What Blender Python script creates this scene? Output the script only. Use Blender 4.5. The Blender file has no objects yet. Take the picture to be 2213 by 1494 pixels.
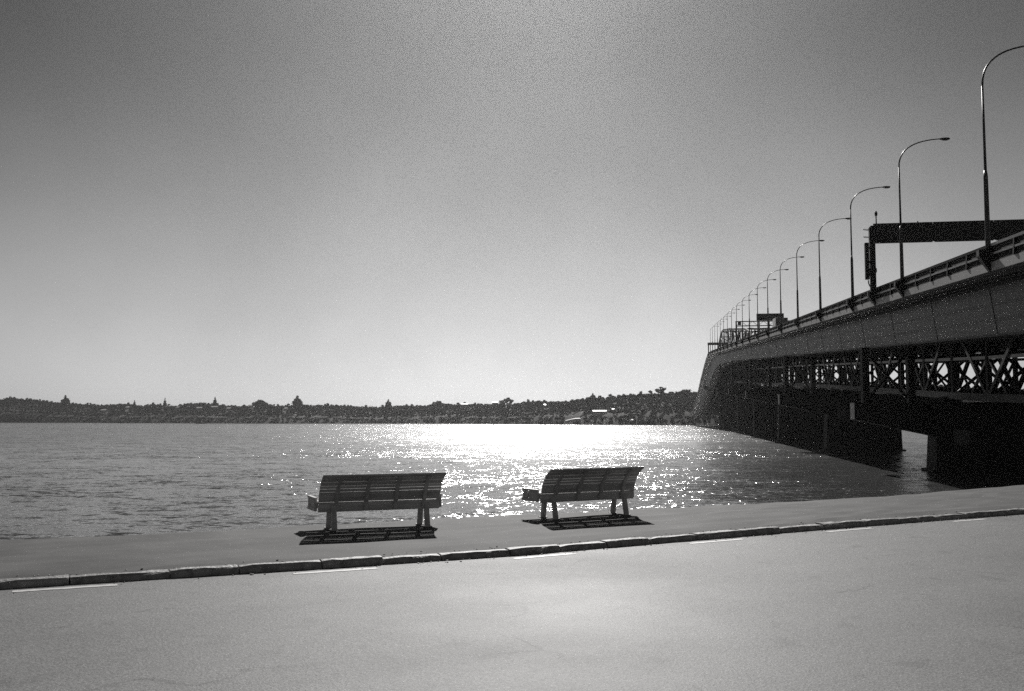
import bpy, bmesh, math, random
from mathutils import Vector, Matrix
R = math.radians
rnd = random.Random(7)

# ------------------------------------------------------------------ camera
C = bpy.context.scene.collection
SC = bpy.context.scene
EYE = 1.68
cam_d = bpy.data.cameras.new('camera')
cam = bpy.data.objects.new('camera', cam_d)
C.objects.link(cam)
cam.location = (0, 0, EYE)
TILT = math.atan(160 / 2151.0)
cam.rotation_euler = (math.pi / 2 + TILT, 0, 0)
cam_d.sensor_width = 36
cam_d.lens = 35
cam_d.clip_start = 0.1
cam_d.clip_end = 12000
SC.camera = cam

# ------------------------------------------------------------------ sky, sun, exposure
SUN_EL, SUN_AZ = R(29.5), R(1.2)
world = bpy.data.worlds.new('World')
SC.world = world
world.use_nodes = True
nt = world.node_tree
nt.nodes.clear()
N = nt.nodes.new
sky = N('ShaderNodeTexSky')
sky.sky_type = 'NISHITA'
sky.sun_disc = False
sky.sun_elevation = SUN_EL
sky.sun_rotation = SUN_AZ
sky.air_density = 1.0
sky.dust_density = 1.0
sky.ozone_density = 1.0
bw = N('ShaderNodeRGBToBW')
tc = N('ShaderNodeTexCoord')
sep = N('ShaderNodeSeparateXYZ')
mr = N('ShaderNodeMapRange')
mr.interpolation_type = 'SMOOTHSTEP'
mr.inputs['From Min'].default_value = 0.0
mr.inputs['From Max'].default_value = 0.38
mr.inputs['To Min'].default_value = 1.0
mr.inputs['To Max'].default_value = 0.36
nz = N('ShaderNodeTexNoise')
nz.inputs['Scale'].default_value = 2.2
nz.inputs['Detail'].default_value = 5
nz.inputs['Roughness'].default_value = 0.55
nzr = N('ShaderNodeMapRange')
nzr.inputs['From Min'].default_value = 0.3
nzr.inputs['From Max'].default_value = 0.7
nzr.inputs['To Min'].default_value = 0.85
nzr.inputs['To Max'].default_value = 1.15
m1 = N('ShaderNodeMath'); m1.operation = 'MULTIPLY'
m2 = N('ShaderNodeMath'); m2.operation = 'MULTIPLY'
bg = N('ShaderNodeBackground')
SKY_STRENGTH = 0.056
bg.inputs['Strength'].default_value = SKY_STRENGTH
wo = N('ShaderNodeOutputWorld')
L = nt.links.new
L(sky.outputs['Color'], bw.inputs['Color'])
L(tc.outputs['Generated'], sep.inputs[0])
L(sep.outputs['Z'], mr.inputs['Value'])
L(tc.outputs['Generated'], nz.inputs['Vector'])
L(nz.outputs['Fac'], nzr.inputs['Value'])
L(bw.outputs['Val'], m1.inputs[0]); L(mr.outputs['Result'], m1.inputs[1])
L(m1.outputs[0], m2.inputs[0]); L(nzr.outputs['Result'], m2.inputs[1])
L(m2.outputs[0], bg.inputs['Color'])
L(bg.outputs[0], wo.inputs['Surface'])

sun_d = bpy.data.lights.new('sun', 'SUN')
sun_d.energy = 4.4
sun_d.angle = R(0.5)
sun_d.color = (1.0, 0.985, 0.965)
sun = bpy.data.objects.new('sun', sun_d)
C.objects.link(sun)
sun.rotation_euler = (-(math.pi / 2 - SUN_EL), 0, -SUN_AZ)
sun.location = (0, 0, 90)

vs = SC.view_settings
SC.display_settings.display_device = 'sRGB'
vs.view_transform = 'Standard'
vs.look = 'None'
vs.gamma = 1
vs.use_curve_mapping = False
vs.exposure = -0.3
SC.cycles.use_denoising = False
SC.cycles.use_adaptive_sampling = True
SC.cycles.adaptive_threshold = 0.025
SC.cycles.adaptive_min_samples = 64
SC.cycles.max_bounces = 6
SC.cycles.volume_bounces = 1
HAZE_DENSITY = 0.00005
HAZE_ANISO = 0.8
WAVE = (0.5, 1.15, 1.5)


# ------------------------------------------------------------------ materials
def G(v, warm=0.0):
    return (v * (1 + warm), v, v * (1 - warm), 1)


def mat(name, v, rough=0.7, spec=0.4, metal=0.0, noise=0.25, scale=3.0, detail=5, bump=0.0, bscale=None,
        stretch=(1, 1, 1), warm=0.01, rnoise=0.0):
    m = bpy.data.materials.new(name)
    m.use_nodes = True
    t = m.node_tree
    b = t.nodes['Principled BSDF']
    b.inputs['Roughness'].default_value = rough
    b.inputs['Specular IOR Level'].default_value = spec
    b.inputs['Metallic'].default_value = metal
    tcn = t.nodes.new('ShaderNodeTexCoord')
    mp = t.nodes.new('ShaderNodeMapping')
    mp.inputs['Scale'].default_value = stretch
    t.links.new(tcn.outputs['Object'], mp.inputs['Vector'])
    n = t.nodes.new('ShaderNodeTexNoise')
    n.inputs['Scale'].default_value = scale
    n.inputs['Detail'].default_value = detail
    n.inputs['Roughness'].default_value = 0.6
    t.links.new(mp.outputs[0], n.inputs['Vector'])
    r = t.nodes.new('ShaderNodeMapRange')
    r.inputs['From Min'].default_value = 0.3
    r.inputs['From Max'].default_value = 0.7
    r.inputs['To Min'].default_value = v * (1 - noise)
    r.inputs['To Max'].default_value = v * (1 + noise)
    t.links.new(n.outputs['Fac'], r.inputs['Value'])
    cc = t.nodes.new('ShaderNodeCombineColor')
    for i, k in enumerate((1 + warm, 1.0, 1 - warm)):
        q = t.nodes.new('ShaderNodeMath'); q.operation = 'MULTIPLY'
        q.inputs[1].default_value = k
        t.links.new(r.outputs[0], q.inputs[0])
        t.links.new(q.outputs[0], cc.inputs[i])
    t.links.new(cc.outputs[0], b.inputs['Base Color'])
    if rnoise:
        rr = t.nodes.new('ShaderNodeMapRange')
        rr.inputs['From Min'].default_value = 0.3
        rr.inputs['From Max'].default_value = 0.7
        rr.inputs['To Min'].default_value = rough - rnoise
        rr.inputs['To Max'].default_value = rough + rnoise
        t.links.new(n.outputs['Fac'], rr.inputs['Value'])
        t.links.new(rr.outputs[0], b.inputs['Roughness'])
    if bump:
        n2 = t.nodes.new('ShaderNodeTexNoise')
        n2.inputs['Scale'].default_value = bscale or scale * 4
        n2.inputs['Detail'].default_value = 3
        t.links.new(mp.outputs[0], n2.inputs['Vector'])
        bp = t.nodes.new('ShaderNodeBump')
        bp.inputs['Strength'].default_value = 1.0
        bp.inputs['Distance'].default_value = bump
        t.links.new(n2.outputs['Fac'], bp.inputs['Height'])
        t.links.new(bp.outputs[0], b.inputs['Normal'])
    return m


M = {}
M['steel'] = mat('bridge_steel', 0.022, 0.65, 0.25, noise=0.25, scale=0.5, stretch=(1, 1, 0.4))
M['girder'] = mat('girder_paint', 0.028, 0.55, 0.3, noise=0.45, scale=0.5, detail=8, stretch=(1, 1, 0.3))
M['fascia'] = mat('fascia_paint', 0.36, 0.6, 0.4, noise=0.2, scale=0.8, stretch=(1, 0.4, 1))
M['barrier'] = mat('barrier_steel', 0.02, 0.8, 0.1, noise=0.3, scale=1.5)
M['rail'] = mat('galvanised_rail', 0.09, 0.4, 0.5, noise=0.2, scale=2)
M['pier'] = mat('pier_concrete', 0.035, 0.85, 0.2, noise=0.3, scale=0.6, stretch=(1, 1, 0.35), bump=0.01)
M['sign_back'] = mat('sign_back', 0.03, 0.6, 0.3, noise=0.2, scale=1)
M['pole'] = mat('lamp_pole', 0.05, 0.4, 0.5, noise=0.2, scale=2)
M['plate'] = mat('pier_plate', 0.12, 0.7, 0.3, noise=0.2, scale=2)
M['bench'] = mat('bench_timber', 0.52, 0.45, 0.5, noise=0.35, scale=9, stretch=(0.12, 1, 1), bump=0.0015, bscale=30)
M['bench_leg'] = mat('bench_metal', 0.5, 0.5, 0.5, noise=0.2, scale=8)
M['promenade'] = mat('promenade_asphalt', 0.105, 0.8, 0.22, noise=0.42, scale=0.9, detail=9, bump=0.004, bscale=70)
M['kerb'] = mat('kerb_stone', 0.36, 0.62, 0.4, noise=0.5, scale=9, detail=8, bump=0.012, bscale=22)
M['line'] = mat('road_paint', 0.75, 0.6, 0.4, noise=0.3, scale=16, detail=7)
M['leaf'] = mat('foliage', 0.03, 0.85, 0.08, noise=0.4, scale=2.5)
M['bark'] = mat('bark', 0.08, 0.9, 0.2, noise=0.3, scale=2)
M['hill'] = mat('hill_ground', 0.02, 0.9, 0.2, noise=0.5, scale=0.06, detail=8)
M['wall'] = mat('house_wall', 0.6, 0.8, 0.3, noise=0.1, scale=1)
M['roof'] = mat('metal_roof', 0.75, 0.42, 0.5, noise=0.15, scale=1)
M['pane'] = mat('window_glass', 0.03, 0.1, 0.5, noise=0.1, scale=1)
M['white'] = mat('white_paint', 0.75, 0.45, 0.5, noise=0.08, scale=2)
M['dark'] = mat('dark_rubber', 0.03, 0.7, 0.3, noise=0.2, scale=4)
M['van'] = mat('van_paint', 0.12, 0.3, 0.5, noise=0.1, scale=2)
M['concrete'] = mat('pale_concrete', 0.5, 0.6, 0.4, noise=0.15, scale=1)


def road_material():
    m = bpy.data.materials.new('road_asphalt')
    m.use_nodes = True
    t = m.node_tree
    b = t.nodes['Principled BSDF']
    tcn = t.nodes.new('ShaderNodeTexCoord')
    mp = t.nodes.new('ShaderNodeMapping')
    mp.inputs['Rotation'].default_value = (0, 0, R(-29.3))
    t.links.new(tcn.outputs['Object'], mp.inputs['Vector'])
    st = t.nodes.new('ShaderNodeMapping')
    st.inputs['Scale'].default_value = (0.16, 1.3, 1)
    t.links.new(mp.outputs[0], st.inputs['Vector'])
    a = t.nodes.new('ShaderNodeTexNoise'); a.inputs['Scale'].default_value = 1.0; a.inputs['Detail'].default_value = 6
    t.links.new(st.outputs[0], a.inputs['Vector'])
    f = t.nodes.new('ShaderNodeTexNoise'); f.inputs['Scale'].default_value = 55; f.inputs['Detail'].default_value = 3
    t.links.new(mp.outputs[0], f.inputs['Vector'])
    g = t.nodes.new('ShaderNodeTexNoise'); g.inputs['Scale'].default_value = 0.45; g.inputs['Detail'].default_value = 7
    t.links.new(mp.outputs[0], g.inputs['Vector'])

    def rng(src, lo, hi, a0=0.3, a1=0.7):
        q = t.nodes.new('ShaderNodeMapRange')
        q.inputs['From Min'].default_value = a0; q.inputs['From Max'].default_value = a1
        q.inputs['To Min'].default_value = lo; q.inputs['To Max'].default_value = hi
        t.links.new(src, q.inputs['Value'])
        return q.outputs[0]

    def mul(x, y):
        q = t.nodes.new('ShaderNodeMath'); q.operation = 'MULTIPLY'
        t.links.new(x, q.inputs[0]); t.links.new(y, q.inputs[1])
        return q.outputs[0]
    def add(x, y):
        q = t.nodes.new('ShaderNodeMath'); q.operation = 'ADD'
        t.links.new(x, q.inputs[0]); t.links.new(y, q.inputs[1])
        return q.outputs[0]
    # stone chips
    vo = t.nodes.new('ShaderNodeTexVoronoi'); vo.inputs['Scale'].default_value = 62
    t.links.new(mp.outputs[0], vo.inputs['Vector'])
    vs_ = t.nodes.new('ShaderNodeSeparateColor')
    t.links.new(vo.outputs['Color'], vs_.inputs[0])
    # cracks that wander and fade out
    dn = t.nodes.new('ShaderNodeTexNoise'); dn.inputs['Scale'].default_value = 1.6; dn.inputs['Detail'].default_value = 6
    t.links.new(mp.outputs[0], dn.inputs['Vector'])
    dv = t.nodes.new('ShaderNodeVectorMath'); dv.operation = 'MULTIPLY_ADD'
    t.links.new(dn.outputs['Color'], dv.inputs[0]); dv.inputs[1].default_value = (0.9, 0.9, 0); t.links.new(mp.outputs[0], dv.inputs[2])
    ck = t.nodes.new('ShaderNodeTexVoronoi'); ck.feature = 'DISTANCE_TO_EDGE'; ck.inputs['Scale'].default_value = 0.36
    t.links.new(dv.outputs[0], ck.inputs['Vector'])
    crack = rng(ck.outputs['Distance'], 0.45, 1.0, 0.002, 0.009)
    cm = t.nodes.new('ShaderNodeTexNoise'); cm.inputs['Scale'].default_value = 0.5; cm.inputs['Detail'].default_value = 3
    t.links.new(mp.outputs[0], cm.inputs['Vector'])
    crack = add(crack, rng(cm.outputs['Fac'], 0.0, 0.9, 0.42, 0.56))
    cl = t.nodes.new('ShaderNodeClamp'); t.links.new(crack, cl.inputs[0])
    # oil spots and worn patches
    sp = t.nodes.new('ShaderNodeTexNoise'); sp.inputs['Scale'].default_value = 2.3; sp.inputs['Detail'].default_value = 5
    t.links.new(mp.outputs[0], sp.inputs['Vector'])
    v = mul(mul(rng(a.outputs['Fac'], 0.165, 0.205), rng(f.outputs['Fac'], 0.7, 1.3)), rng(g.outputs['Fac'], 0.84, 1.16))
    v = mul(mul(v, rng(vs_.outputs[0], 0.7, 1.3, 0, 1)), mul(cl.outputs[0], rng(sp.outputs['Fac'], 0.62, 1.0, 0.26, 0.40)))
    cc = t.nodes.new('ShaderNodeCombineColor')
    for i in range(3):
        t.links.new(v, cc.inputs[i])
    t.links.new(cc.outputs[0], b.inputs['Base Color'])
    t.links.new(rng(g.outputs['Fac'], 0.63, 0.71), b.inputs['Roughness'])
    b.inputs['Specular IOR Level'].default_value = 0.38
    bp = t.nodes.new('ShaderNodeBump')
    bp.inputs['Distance'].default_value = 0.003
    t.links.new(add(vs_.outputs[1], f.outputs['Fac']), bp.inputs['Height'])
    t.links.new(bp.outputs[0], b.inputs['Normal'])
    return m


def water_material():
    m = bpy.data.materials.new('harbour_water')
    m.use_nodes = True
    t = m.node_tree
    b = t.nodes['Principled BSDF']
    b.inputs['Base Color'].default_value = (0.10, 0.10, 0.10, 1)
    b.inputs['IOR'].default_value = 1.33
    b.inputs['Specular IOR Level'].default_value = 0.5
    b.inputs['Roughness'].default_value = 0.06
    tcn = t.nodes.new('ShaderNodeTexCoord')

    def noise(scale, detail, stretch, rot=0.0, rough=0.55):
        mp = t.nodes.new('ShaderNodeMapping')
        mp.inputs['Rotation'].default_value = (0, 0, R(rot))
        mp.inputs['Scale'].default_value = stretch
        t.links.new(tcn.outputs['Object'], mp.inputs['Vector'])
        n = t.nodes.new('ShaderNodeTexNoise')
        n.inputs['Scale'].default_value = scale
        n.inputs['Detail'].default_value = detail
        n.inputs['Roughness'].default_value = rough
        t.links.new(mp.outputs[0], n.inputs['Vector'])
        return n.outputs['Color']

    def mul(x, k):
        q = t.nodes.new('ShaderNodeMath'); q.operation = 'MULTIPLY'
        t.links.new(x, q.inputs[0])
        if isinstance(k, float):
            q.inputs[1].default_value = k
        else:
            t.links.new(k, q.inputs[1])
        return q.outputs[0]

    def add(x, y):
        q = t.nodes.new('ShaderNodeMath'); q.operation = 'ADD'
        t.links.new(x, q.inputs[0]); t.links.new(y, q.inputs[1])
        return q.outputs[0]
    big = noise(0.16, 2, (0.6, 1.0, 1), 12)
    mid = noise(0.8, 3, (0.6, 1.0, 1), -8)
    small = noise(3.4, 3, (0.7, 1.0, 1), 15)
    # roughness rises with distance from the camera to spread the far sun glitter
    sp_ = t.nodes.new('ShaderNodeSeparateXYZ')
    t.links.new(tcn.outputs['Object'], sp_.inputs[0])
    ro = t.nodes.new('ShaderNodeMapRange')
    for k_, v_ in (('From Min', 25), ('From Max', 260), ('To Min', 0.10), ('To Max', 0.225)):
        ro.inputs[k_].default_value = v_
    t.links.new(sp_.outputs['Y'], ro.inputs['Value'])
    t.links.new(ro.outputs[0], b.inputs['Roughness'])
    # wind lanes: long calmer and rougher strips lying across the view
    lane = noise(0.012, 3, (0.22, 1.6, 1), 3)
    lr = t.nodes.new('ShaderNodeMapRange')
    lr.inputs['From Min'].default_value = 0.35; lr.inputs['From Max'].default_value = 0.65
    lr.inputs['To Min'].default_value = 0.55; lr.inputs['To Max'].default_value = 1.15
    t.links.new(lane, lr.inputs['Value'])
    # wave slopes: each noise gives a slope east and a slope north; the normal is built from their sum
    def vm(op, x, y):
        q = t.nodes.new('ShaderNodeVectorMath'); q.operation = op
        for k, z in enumerate((x, y)):
            if isinstance(z, tuple):
                q.inputs[k].default_value = z
            else:
                t.links.new(z, q.inputs[k])
        return q.outputs[0]

    def slope(src, k):
        return vm('MULTIPLY', vm('SUBTRACT', src, (0.5, 0.5, 0.5)), (k, k, 0))
    tot = vm('ADD', vm('ADD', slope(big, WAVE[0]), slope(mid, WAVE[1])), slope(small, WAVE[2]))
    q = t.nodes.new('ShaderNodeVectorMath'); q.operation = 'SCALE'
    t.links.new(tot, q.inputs[0]); t.links.new(lr.outputs[0], q.inputs['Scale'])
    nn_ = t.nodes.new('ShaderNodeVectorMath'); nn_.operation = 'NORMALIZE'
    t.links.new(vm('ADD', q.outputs[0], (0, 0, 1)), nn_.inputs[0])
    t.links.new(nn_.outputs[0], b.inputs['Normal'])
    return m


M['road'] = road_material()
M['water'] = water_material()


# ------------------------------------------------------------------ helpers
class MB:
    def __init__(s):
        s.v, s.f = [], []

    def quad(s, a, b, c, d):
        i = len(s.v)
        s.v += [tuple(a), tuple(b), tuple(c), tuple(d)]
        s.f.append((i, i + 1, i + 2, i + 3))

    def tri(s, a, b, c):
        i = len(s.v)
        s.v += [tuple(a), tuple(b), tuple(c)]
        s.f.append((i, i + 1, i + 2))

    def box(s, x0, x1, y0, y1, z0, z1, mx=None):
        p = [Vector((x, y, z)) for z in (z0, z1) for y in (y0, y1) for x in (x0, x1)]
        if mx is not None:
            p = [mx @ q for q in p]
        i = len(s.v)
        s.v += [tuple(q) for q in p]
        for f in ((0, 2, 3, 1), (4, 5, 7, 6), (0, 1, 5, 4), (2, 6, 7, 3), (0, 4, 6, 2), (1, 3, 7, 5)):
            s.f.append(tuple(i + k for k in f))

    def bar(s, a, b, w, h=None, up=(0, 0, 1)):
        h = h or w
        a, b = Vector(a), Vector(b)
        d = (b - a)
        if d.length < 1e-6:
            return
        d.normalize()
        upv = Vector(up)
        if abs(d.dot(upv)) > 0.98:
            upv = Vector((0, 1, 0))
        x = d.cross(upv).normalized() * (w / 2)
        y = x.cross(d).normalized() * (h / 2)
        i = len(s.v)
        for p in (a, b):
            s.v += [tuple(p - x - y), tuple(p + x - y), tuple(p + x + y), tuple(p - x + y)]
        for f in ((3, 2, 1, 0), (4, 5, 6, 7), (0, 1, 5, 4), (1, 2, 6, 5), (2, 3, 7, 6), (3, 0, 4, 7)):
            s.f.append(tuple(i + k for k in f))

    def tube(s, pts, radii, n=8, caps=True):
        pts = [Vector(p) for p in pts]
        if not isinstance(radii, (list, tuple)):
            radii = [radii] * len(pts)
        base = len(s.v)
        ref = None
        for k, p in enumerate(pts):
            d = (pts[min(k + 1, len(pts) - 1)] - pts[max(k - 1, 0)]).normalized()
            if ref is None:
                ref = Vector((1, 0, 0)) if abs(d.x) < 0.9 else Vector((0, 1, 0))
            x = (ref - d * ref.dot(d)).normalized()
            ref = x
            y = d.cross(x)
            for j in range(n):
                a = 2 * math.pi * j / n
                s.v.append(tuple(p + (x * math.cos(a) + y * math.sin(a)) * radii[k]))
        for k in range(len(pts) - 1):
            for j in range(n):
                a = base + k * n + j
                b2 = base + k * n + (j + 1) % n
                s.f.append((a, b2, b2 + n, a + n))
        if caps:
            s.f.append(tuple(base + j for j in reversed(range(n))))
            e = base + (len(pts) - 1) * n
            s.f.append(tuple(e + j for j in range(n)))

    def loft(s, rings, closed=True, caps=True):
        base = len(s.v)
        n = len(rings[0])
        for r in rings:
            s.v += [tuple(p) for p in r]
        for k in range(len(rings) - 1):
            for j in range(n if closed else n - 1):
                a = base + k * n + j
                b2 = base + k * n + (j + 1) % n
                s.f.append((a, b2, b2 + n, a + n))
        if caps and closed:
            s.f.append(tuple(base + j for j in reversed(range(n))))
            e = base + (len(rings) - 1) * n
            s.f.append(tuple(e + j for j in range(n)))

    def blob(s, c, r, jit, rg, sub=1, sq=(1, 1, 1)):
        bm = bmesh.new()
        bmesh.ops.create_icosphere(bm, subdivisions=sub, radius=1)
        i = len(s.v)
        for v in bm.verts:
            k = r * (1 + rg.uniform(-jit, jit))
            s.v.append((c[0] + v.co.x * k * sq[0], c[1] + v.co.y * k * sq[1], c[2] + v.co.z * k * sq[2]))
        for f in bm.faces:
            s.f.append(tuple(i + v.index for v in f.verts))
        bm.free()

    def mesh(s, name, m, smooth=False, fix=True):
        me = bpy.data.meshes.new(name)
        me.from_pydata(s.v, [], s.f)
        if fix:
            bm = bmesh.new()
            bm.from_mesh(me)
            bmesh.ops.recalc_face_normals(bm, faces=bm.faces)
            bm.to_mesh(me)
            bm.free()
        if m:
            me.materials.append(M[m] if isinstance(m, str) else m)
        if smooth:
            for p in me.polygons:
                p.use_smooth = True
        return me

    def build(s, name, m, parent=None, smooth=False, fix=True, bevel=0.0):
        o = bpy.data.objects.new(name, s.mesh(name, m, smooth, fix))
        C.objects.link(o)
        if parent:
            o.parent = parent
        if bevel:
            bv = o.modifiers.new('edge', 'BEVEL')
            bv.width = bevel
            bv.segments = 2
            bv.limit_method = 'ANGLE'
        return o


def link(name, me, parent=None, loc=(0, 0, 0), mx=None):
    o = bpy.data.objects.new(name, me)
    C.objects.link(o)
    if parent:
        o.parent = parent
    if mx is not None:
        o.matrix_basis = mx
    else:
        o.location = loc
    return o


def tag(o, label=None, cat=None, group=None, kind=None):
    if label: o['label'] = label
    if cat: o['category'] = cat
    if group: o['group'] = group
    if kind: o['kind'] = kind
    return o


def empty(name, loc=(0, 0, 0), rz=0.0):
    o = bpy.data.objects.new(name, None)
    o.empty_display_size = 0.3
    C.objects.link(o)
    o.location = loc
    o.rotation_euler = (0, 0, rz)
    return o


KIDS = {}


def copy_tree(o):
    kids = {}
    for q in bpy.data.objects:
        if q.parent:
            kids.setdefault(q.parent.name, []).append(q)

    def rec(src, parent):
        c = src.copy()
        C.objects.link(c)
        if parent:
            c.parent = parent
        for ch in kids.get(src.name, []):
            rec(ch, c)
        return c
    return rec(o, None)


UNIT = MB()
UNIT.box(-.5, .5, -.5, .5, -.5, .5)
UNIT_MESH = {}


def member(name, a, b, w, h, m, parent):
    """a straight steel member, its unit mesh shared with every other member"""
    a, b = Vector(a), Vector(b)
    if m not in UNIT_MESH:
        UNIT_MESH[m] = UNIT.mesh('member_' + m, m)
    d = b - a
    ln = d.length
    d.normalize()
    up = Vector((0, 0, 1))
    if abs(d.dot(up)) > 0.98:
        up = Vector((0, 1, 0))
    x = d.cross(up).normalized()
    z = x.cross(d).normalized()
    mx = Matrix(((x.x * w, d.x * ln, z.x * h, (a.x + b.x) / 2),
                 (x.y * w, d.y * ln, z.y * h, (a.y + b.y) / 2),
                 (x.z * w, d.z * ln, z.z * h, (a.z + b.z) / 2),
                 (0, 0, 0, 1)))
    return link(name, UNIT_MESH[m], parent, mx=mx)


F = 2151.0


def at_y(px, py, Y):
    """the world point at depth Y on the sight line of a photo pixel (survey of the photograph)"""
    dx, dy, dz = px - 1106.5, F, -(py - 747.0)
    c, s = math.cos(TILT), math.sin(TILT)
    wy, wz = dy * c - dz * s, dy * s + dz * c
    k = Y / wy
    return Vector((dx * k, Y, wz * k + EYE))


def lerp_table(tab, x):
    if x <= tab[0][0]:
        return tab[0][1]
    for (x0, y0), (x1, y1) in zip(tab, tab[1:]):
        if x <= x1:
            return y0 + (y1 - y0) * (x - x0) / (x1 - x0)
    return tab[-1][1]


# ------------------------------------------------------------------ water
WATER_Z = -3.8
w = MB()
w.quad((-2400, -60, WATER_Z), (2400, -60, WATER_Z), (2400, 2500, WATER_Z), (-2400, 2500, WATER_Z))
tag(w.build('water', 'water'), kind='structure')

# ------------------------------------------------------------------ road, kerb, promenade
KERB = [(-60, -20.3), (-20, 3.0), (-8.5, 9.0), (-5.28, 10.56), (-3.76, 11.27), (-2.0, 12.08), (0, 13.07), (2.49, 14.62),
        (5.59, 16.52), (9.48, 18.77), (16, 22.7), (26, 29.2), (60, 51)]
EDGE = [(-64, -14.4), (-20, 7.4), (-7.14, 14.05), (-3.95, 15.73), (-0.85, 17.38), (2.85, 19.22), (5.65, 20.66), (9.47, 22.98),
        (9.95, 23.60), (13.22, 25.95), (19, 30.4), (30, 38.5), (60, 60)]


def offset(line, d):
    out = []
    for i, p in enumerate(line):
        a = Vector(line[max(i - 1, 0)]); b = Vector(line[min(i + 1, len(line) - 1)])
        t = (b - a).normalized()
        out.append((p[0] - t.y * d, p[1] + t.x * d))
    return out


def resample(line, step):
    out = [Vector(line[0])]
    for a, b in zip(line, line[1:]):
        a, b = Vector(a), Vector(b)
        n = max(1, int((b - a).length / step))
        for k in range(1, n + 1):
            out.append(a.lerp(b, k / n))
    return [(p.x, p.y) for p in out]


ROAD_Z = -0.08
KW = 0.17
gm = MB()
gm.quad((-400, -400, -6.5), (400, -400, -6.5), (400, -55, -6.5), (-400, -55, -6.5))
rd = MB()
kl = resample(KERB, 1.0)
for a, b in zip(kl, kl[1:]):
    rd.quad((a[0], a[1] + 0.02, ROAD_Z), (a[0] + 22, a[1] - 42, ROAD_Z), (b[0] + 22, b[1] - 42, ROAD_Z), (b[0], b[1] + 0.02, ROAD_Z))
road = tag(rd.build('road', 'road', fix=False), kind='structure')
for p in road.data.polygons:
    pass

# kerb stones one by one
kerb = tag(empty('kerb'), kind='structure')
inner = offset(KERB, KW)
vis = [(x, y) for x, y in KERB]
segs = resample(KERB, 0.25)
# walk along the kerb and cut stones of about 0.9 m
dist = [0.0]
for a, b in zip(segs, segs[1:]):
    dist.append(dist[-1] + (Vector(b) - Vector(a)).length)


def along(d):
    for i in range(len(dist) - 1):
        if dist[i + 1] >= d:
            t = (d - dist[i]) / (dist[i + 1] - dist[i])
            return Vector(segs[i]).lerp(Vector(segs[i + 1]), t)
    return Vector(segs[-1])


d0 = 0
for i, s in enumerate(segs):
    if s[0] > -11:
        d0 = dist[i]; break
d_end = next(dist[i] for i, s in enumerate(segs) if s[0] > 24)


def kerb_stone(pa, pb, rg):
    t = (pb - pa).normalized()
    nrm = Vector((-t.y, t.x))
    top = rg.uniform(-0.012, 0.010)
    rings = []
    nseg = 6
    ln = (pb - pa).length
    for k in range(nseg + 1):
        p = pa + t * (ln * k / nseg)
        j = lambda s: rg.uniform(-s, s)
        rough = 0.012
        fr = p + nrm * (0.0 + j(0.006))
        bk = p + nrm * (KW + j(0.02))
        ch = 0.018 + abs(j(0.016))
        e = 0.02 if k in (0, nseg) else 0
        rings.append([(fr.x, fr.y, ROAD_Z - 0.1), (fr.x, fr.y, top - ch - e * .4 + j(rough)),
                      (p.x + nrm.x * ch, p.y + nrm.y * ch, top - e * .4 + j(rough * .5)),
                      (p.x + nrm.x * KW * .6, p.y + nrm.y * KW * .6, top + 0.006 - e * .3 + j(rough * .5)),
                      (bk.x, bk.y, top + j(rough * .5) - 0.004), (bk.x, bk.y, ROAD_Z - 0.1)])
    m = MB()
    m.loft(rings)
    return m


krg = random.Random(11)
d = d0
while d < d_end:
    ln = krg.uniform(0.75, 1.05)
    kerb_stone(along(d + 0.006), along(d + ln - 0.012), krg).build('kerb_stone', 'kerb', kerb)
    d += ln
kb = MB()
for lo, hi in ((0, d0 - .01), (d_end + 1.05, dist[-1])):
    q = lo
    rings = []
    while q <= hi:
        p = along(q); p2 = along(min(q + .3, dist[-1])) if q + .3 < dist[-1] else along(q)
        t = (p2 - p); t = t.normalized() if t.length > 1e-6 else Vector((0.87, 0.49))
        nn = Vector((-t.y, t.x))
        rings.append([(p.x, p.y, ROAD_Z - .1), (p.x, p.y, 0), (p.x + nn.x * KW, p.y + nn.y * KW, 0), (p.x + nn.x * KW, p.y + nn.y * KW, ROAD_Z - .1)])
        q += 2.0
    kb.loft(rings)
tag(kb.build('kerb_run', 'kerb', kerb), kind='stuff')

# promenade: one slab between kerb and the sea wall edge, with the worn gravelly strip along the kerb
prom = MB()


def param(line, t):
    return lerp_table([(i / (len(line) - 1), p[0]) for i, p in enumerate(line)], t), lerp_table([(i / (len(line) - 1), p[1]) for i, p in enumerate(line)], t)


def edge_at(pt, nrm):
    """where the sea wall edge lies on the line through pt along nrm"""
    best = None
    for a, b in zip(EDGE, EDGE[1:]):
        a, b = Vector(a), Vector(b)
        e = b - a
        den = nrm.x * e.y - nrm.y * e.x
        if abs(den) < 1e-9:
            continue
        w_ = a - pt
        t = (w_.x * e.y - w_.y * e.x) / den
        s = (w_.x * nrm.y - w_.y * nrm.x) / den
        if -0.001 <= s <= 1.001 and t > 0:
            best = pt + nrm * t
    return best


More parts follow.
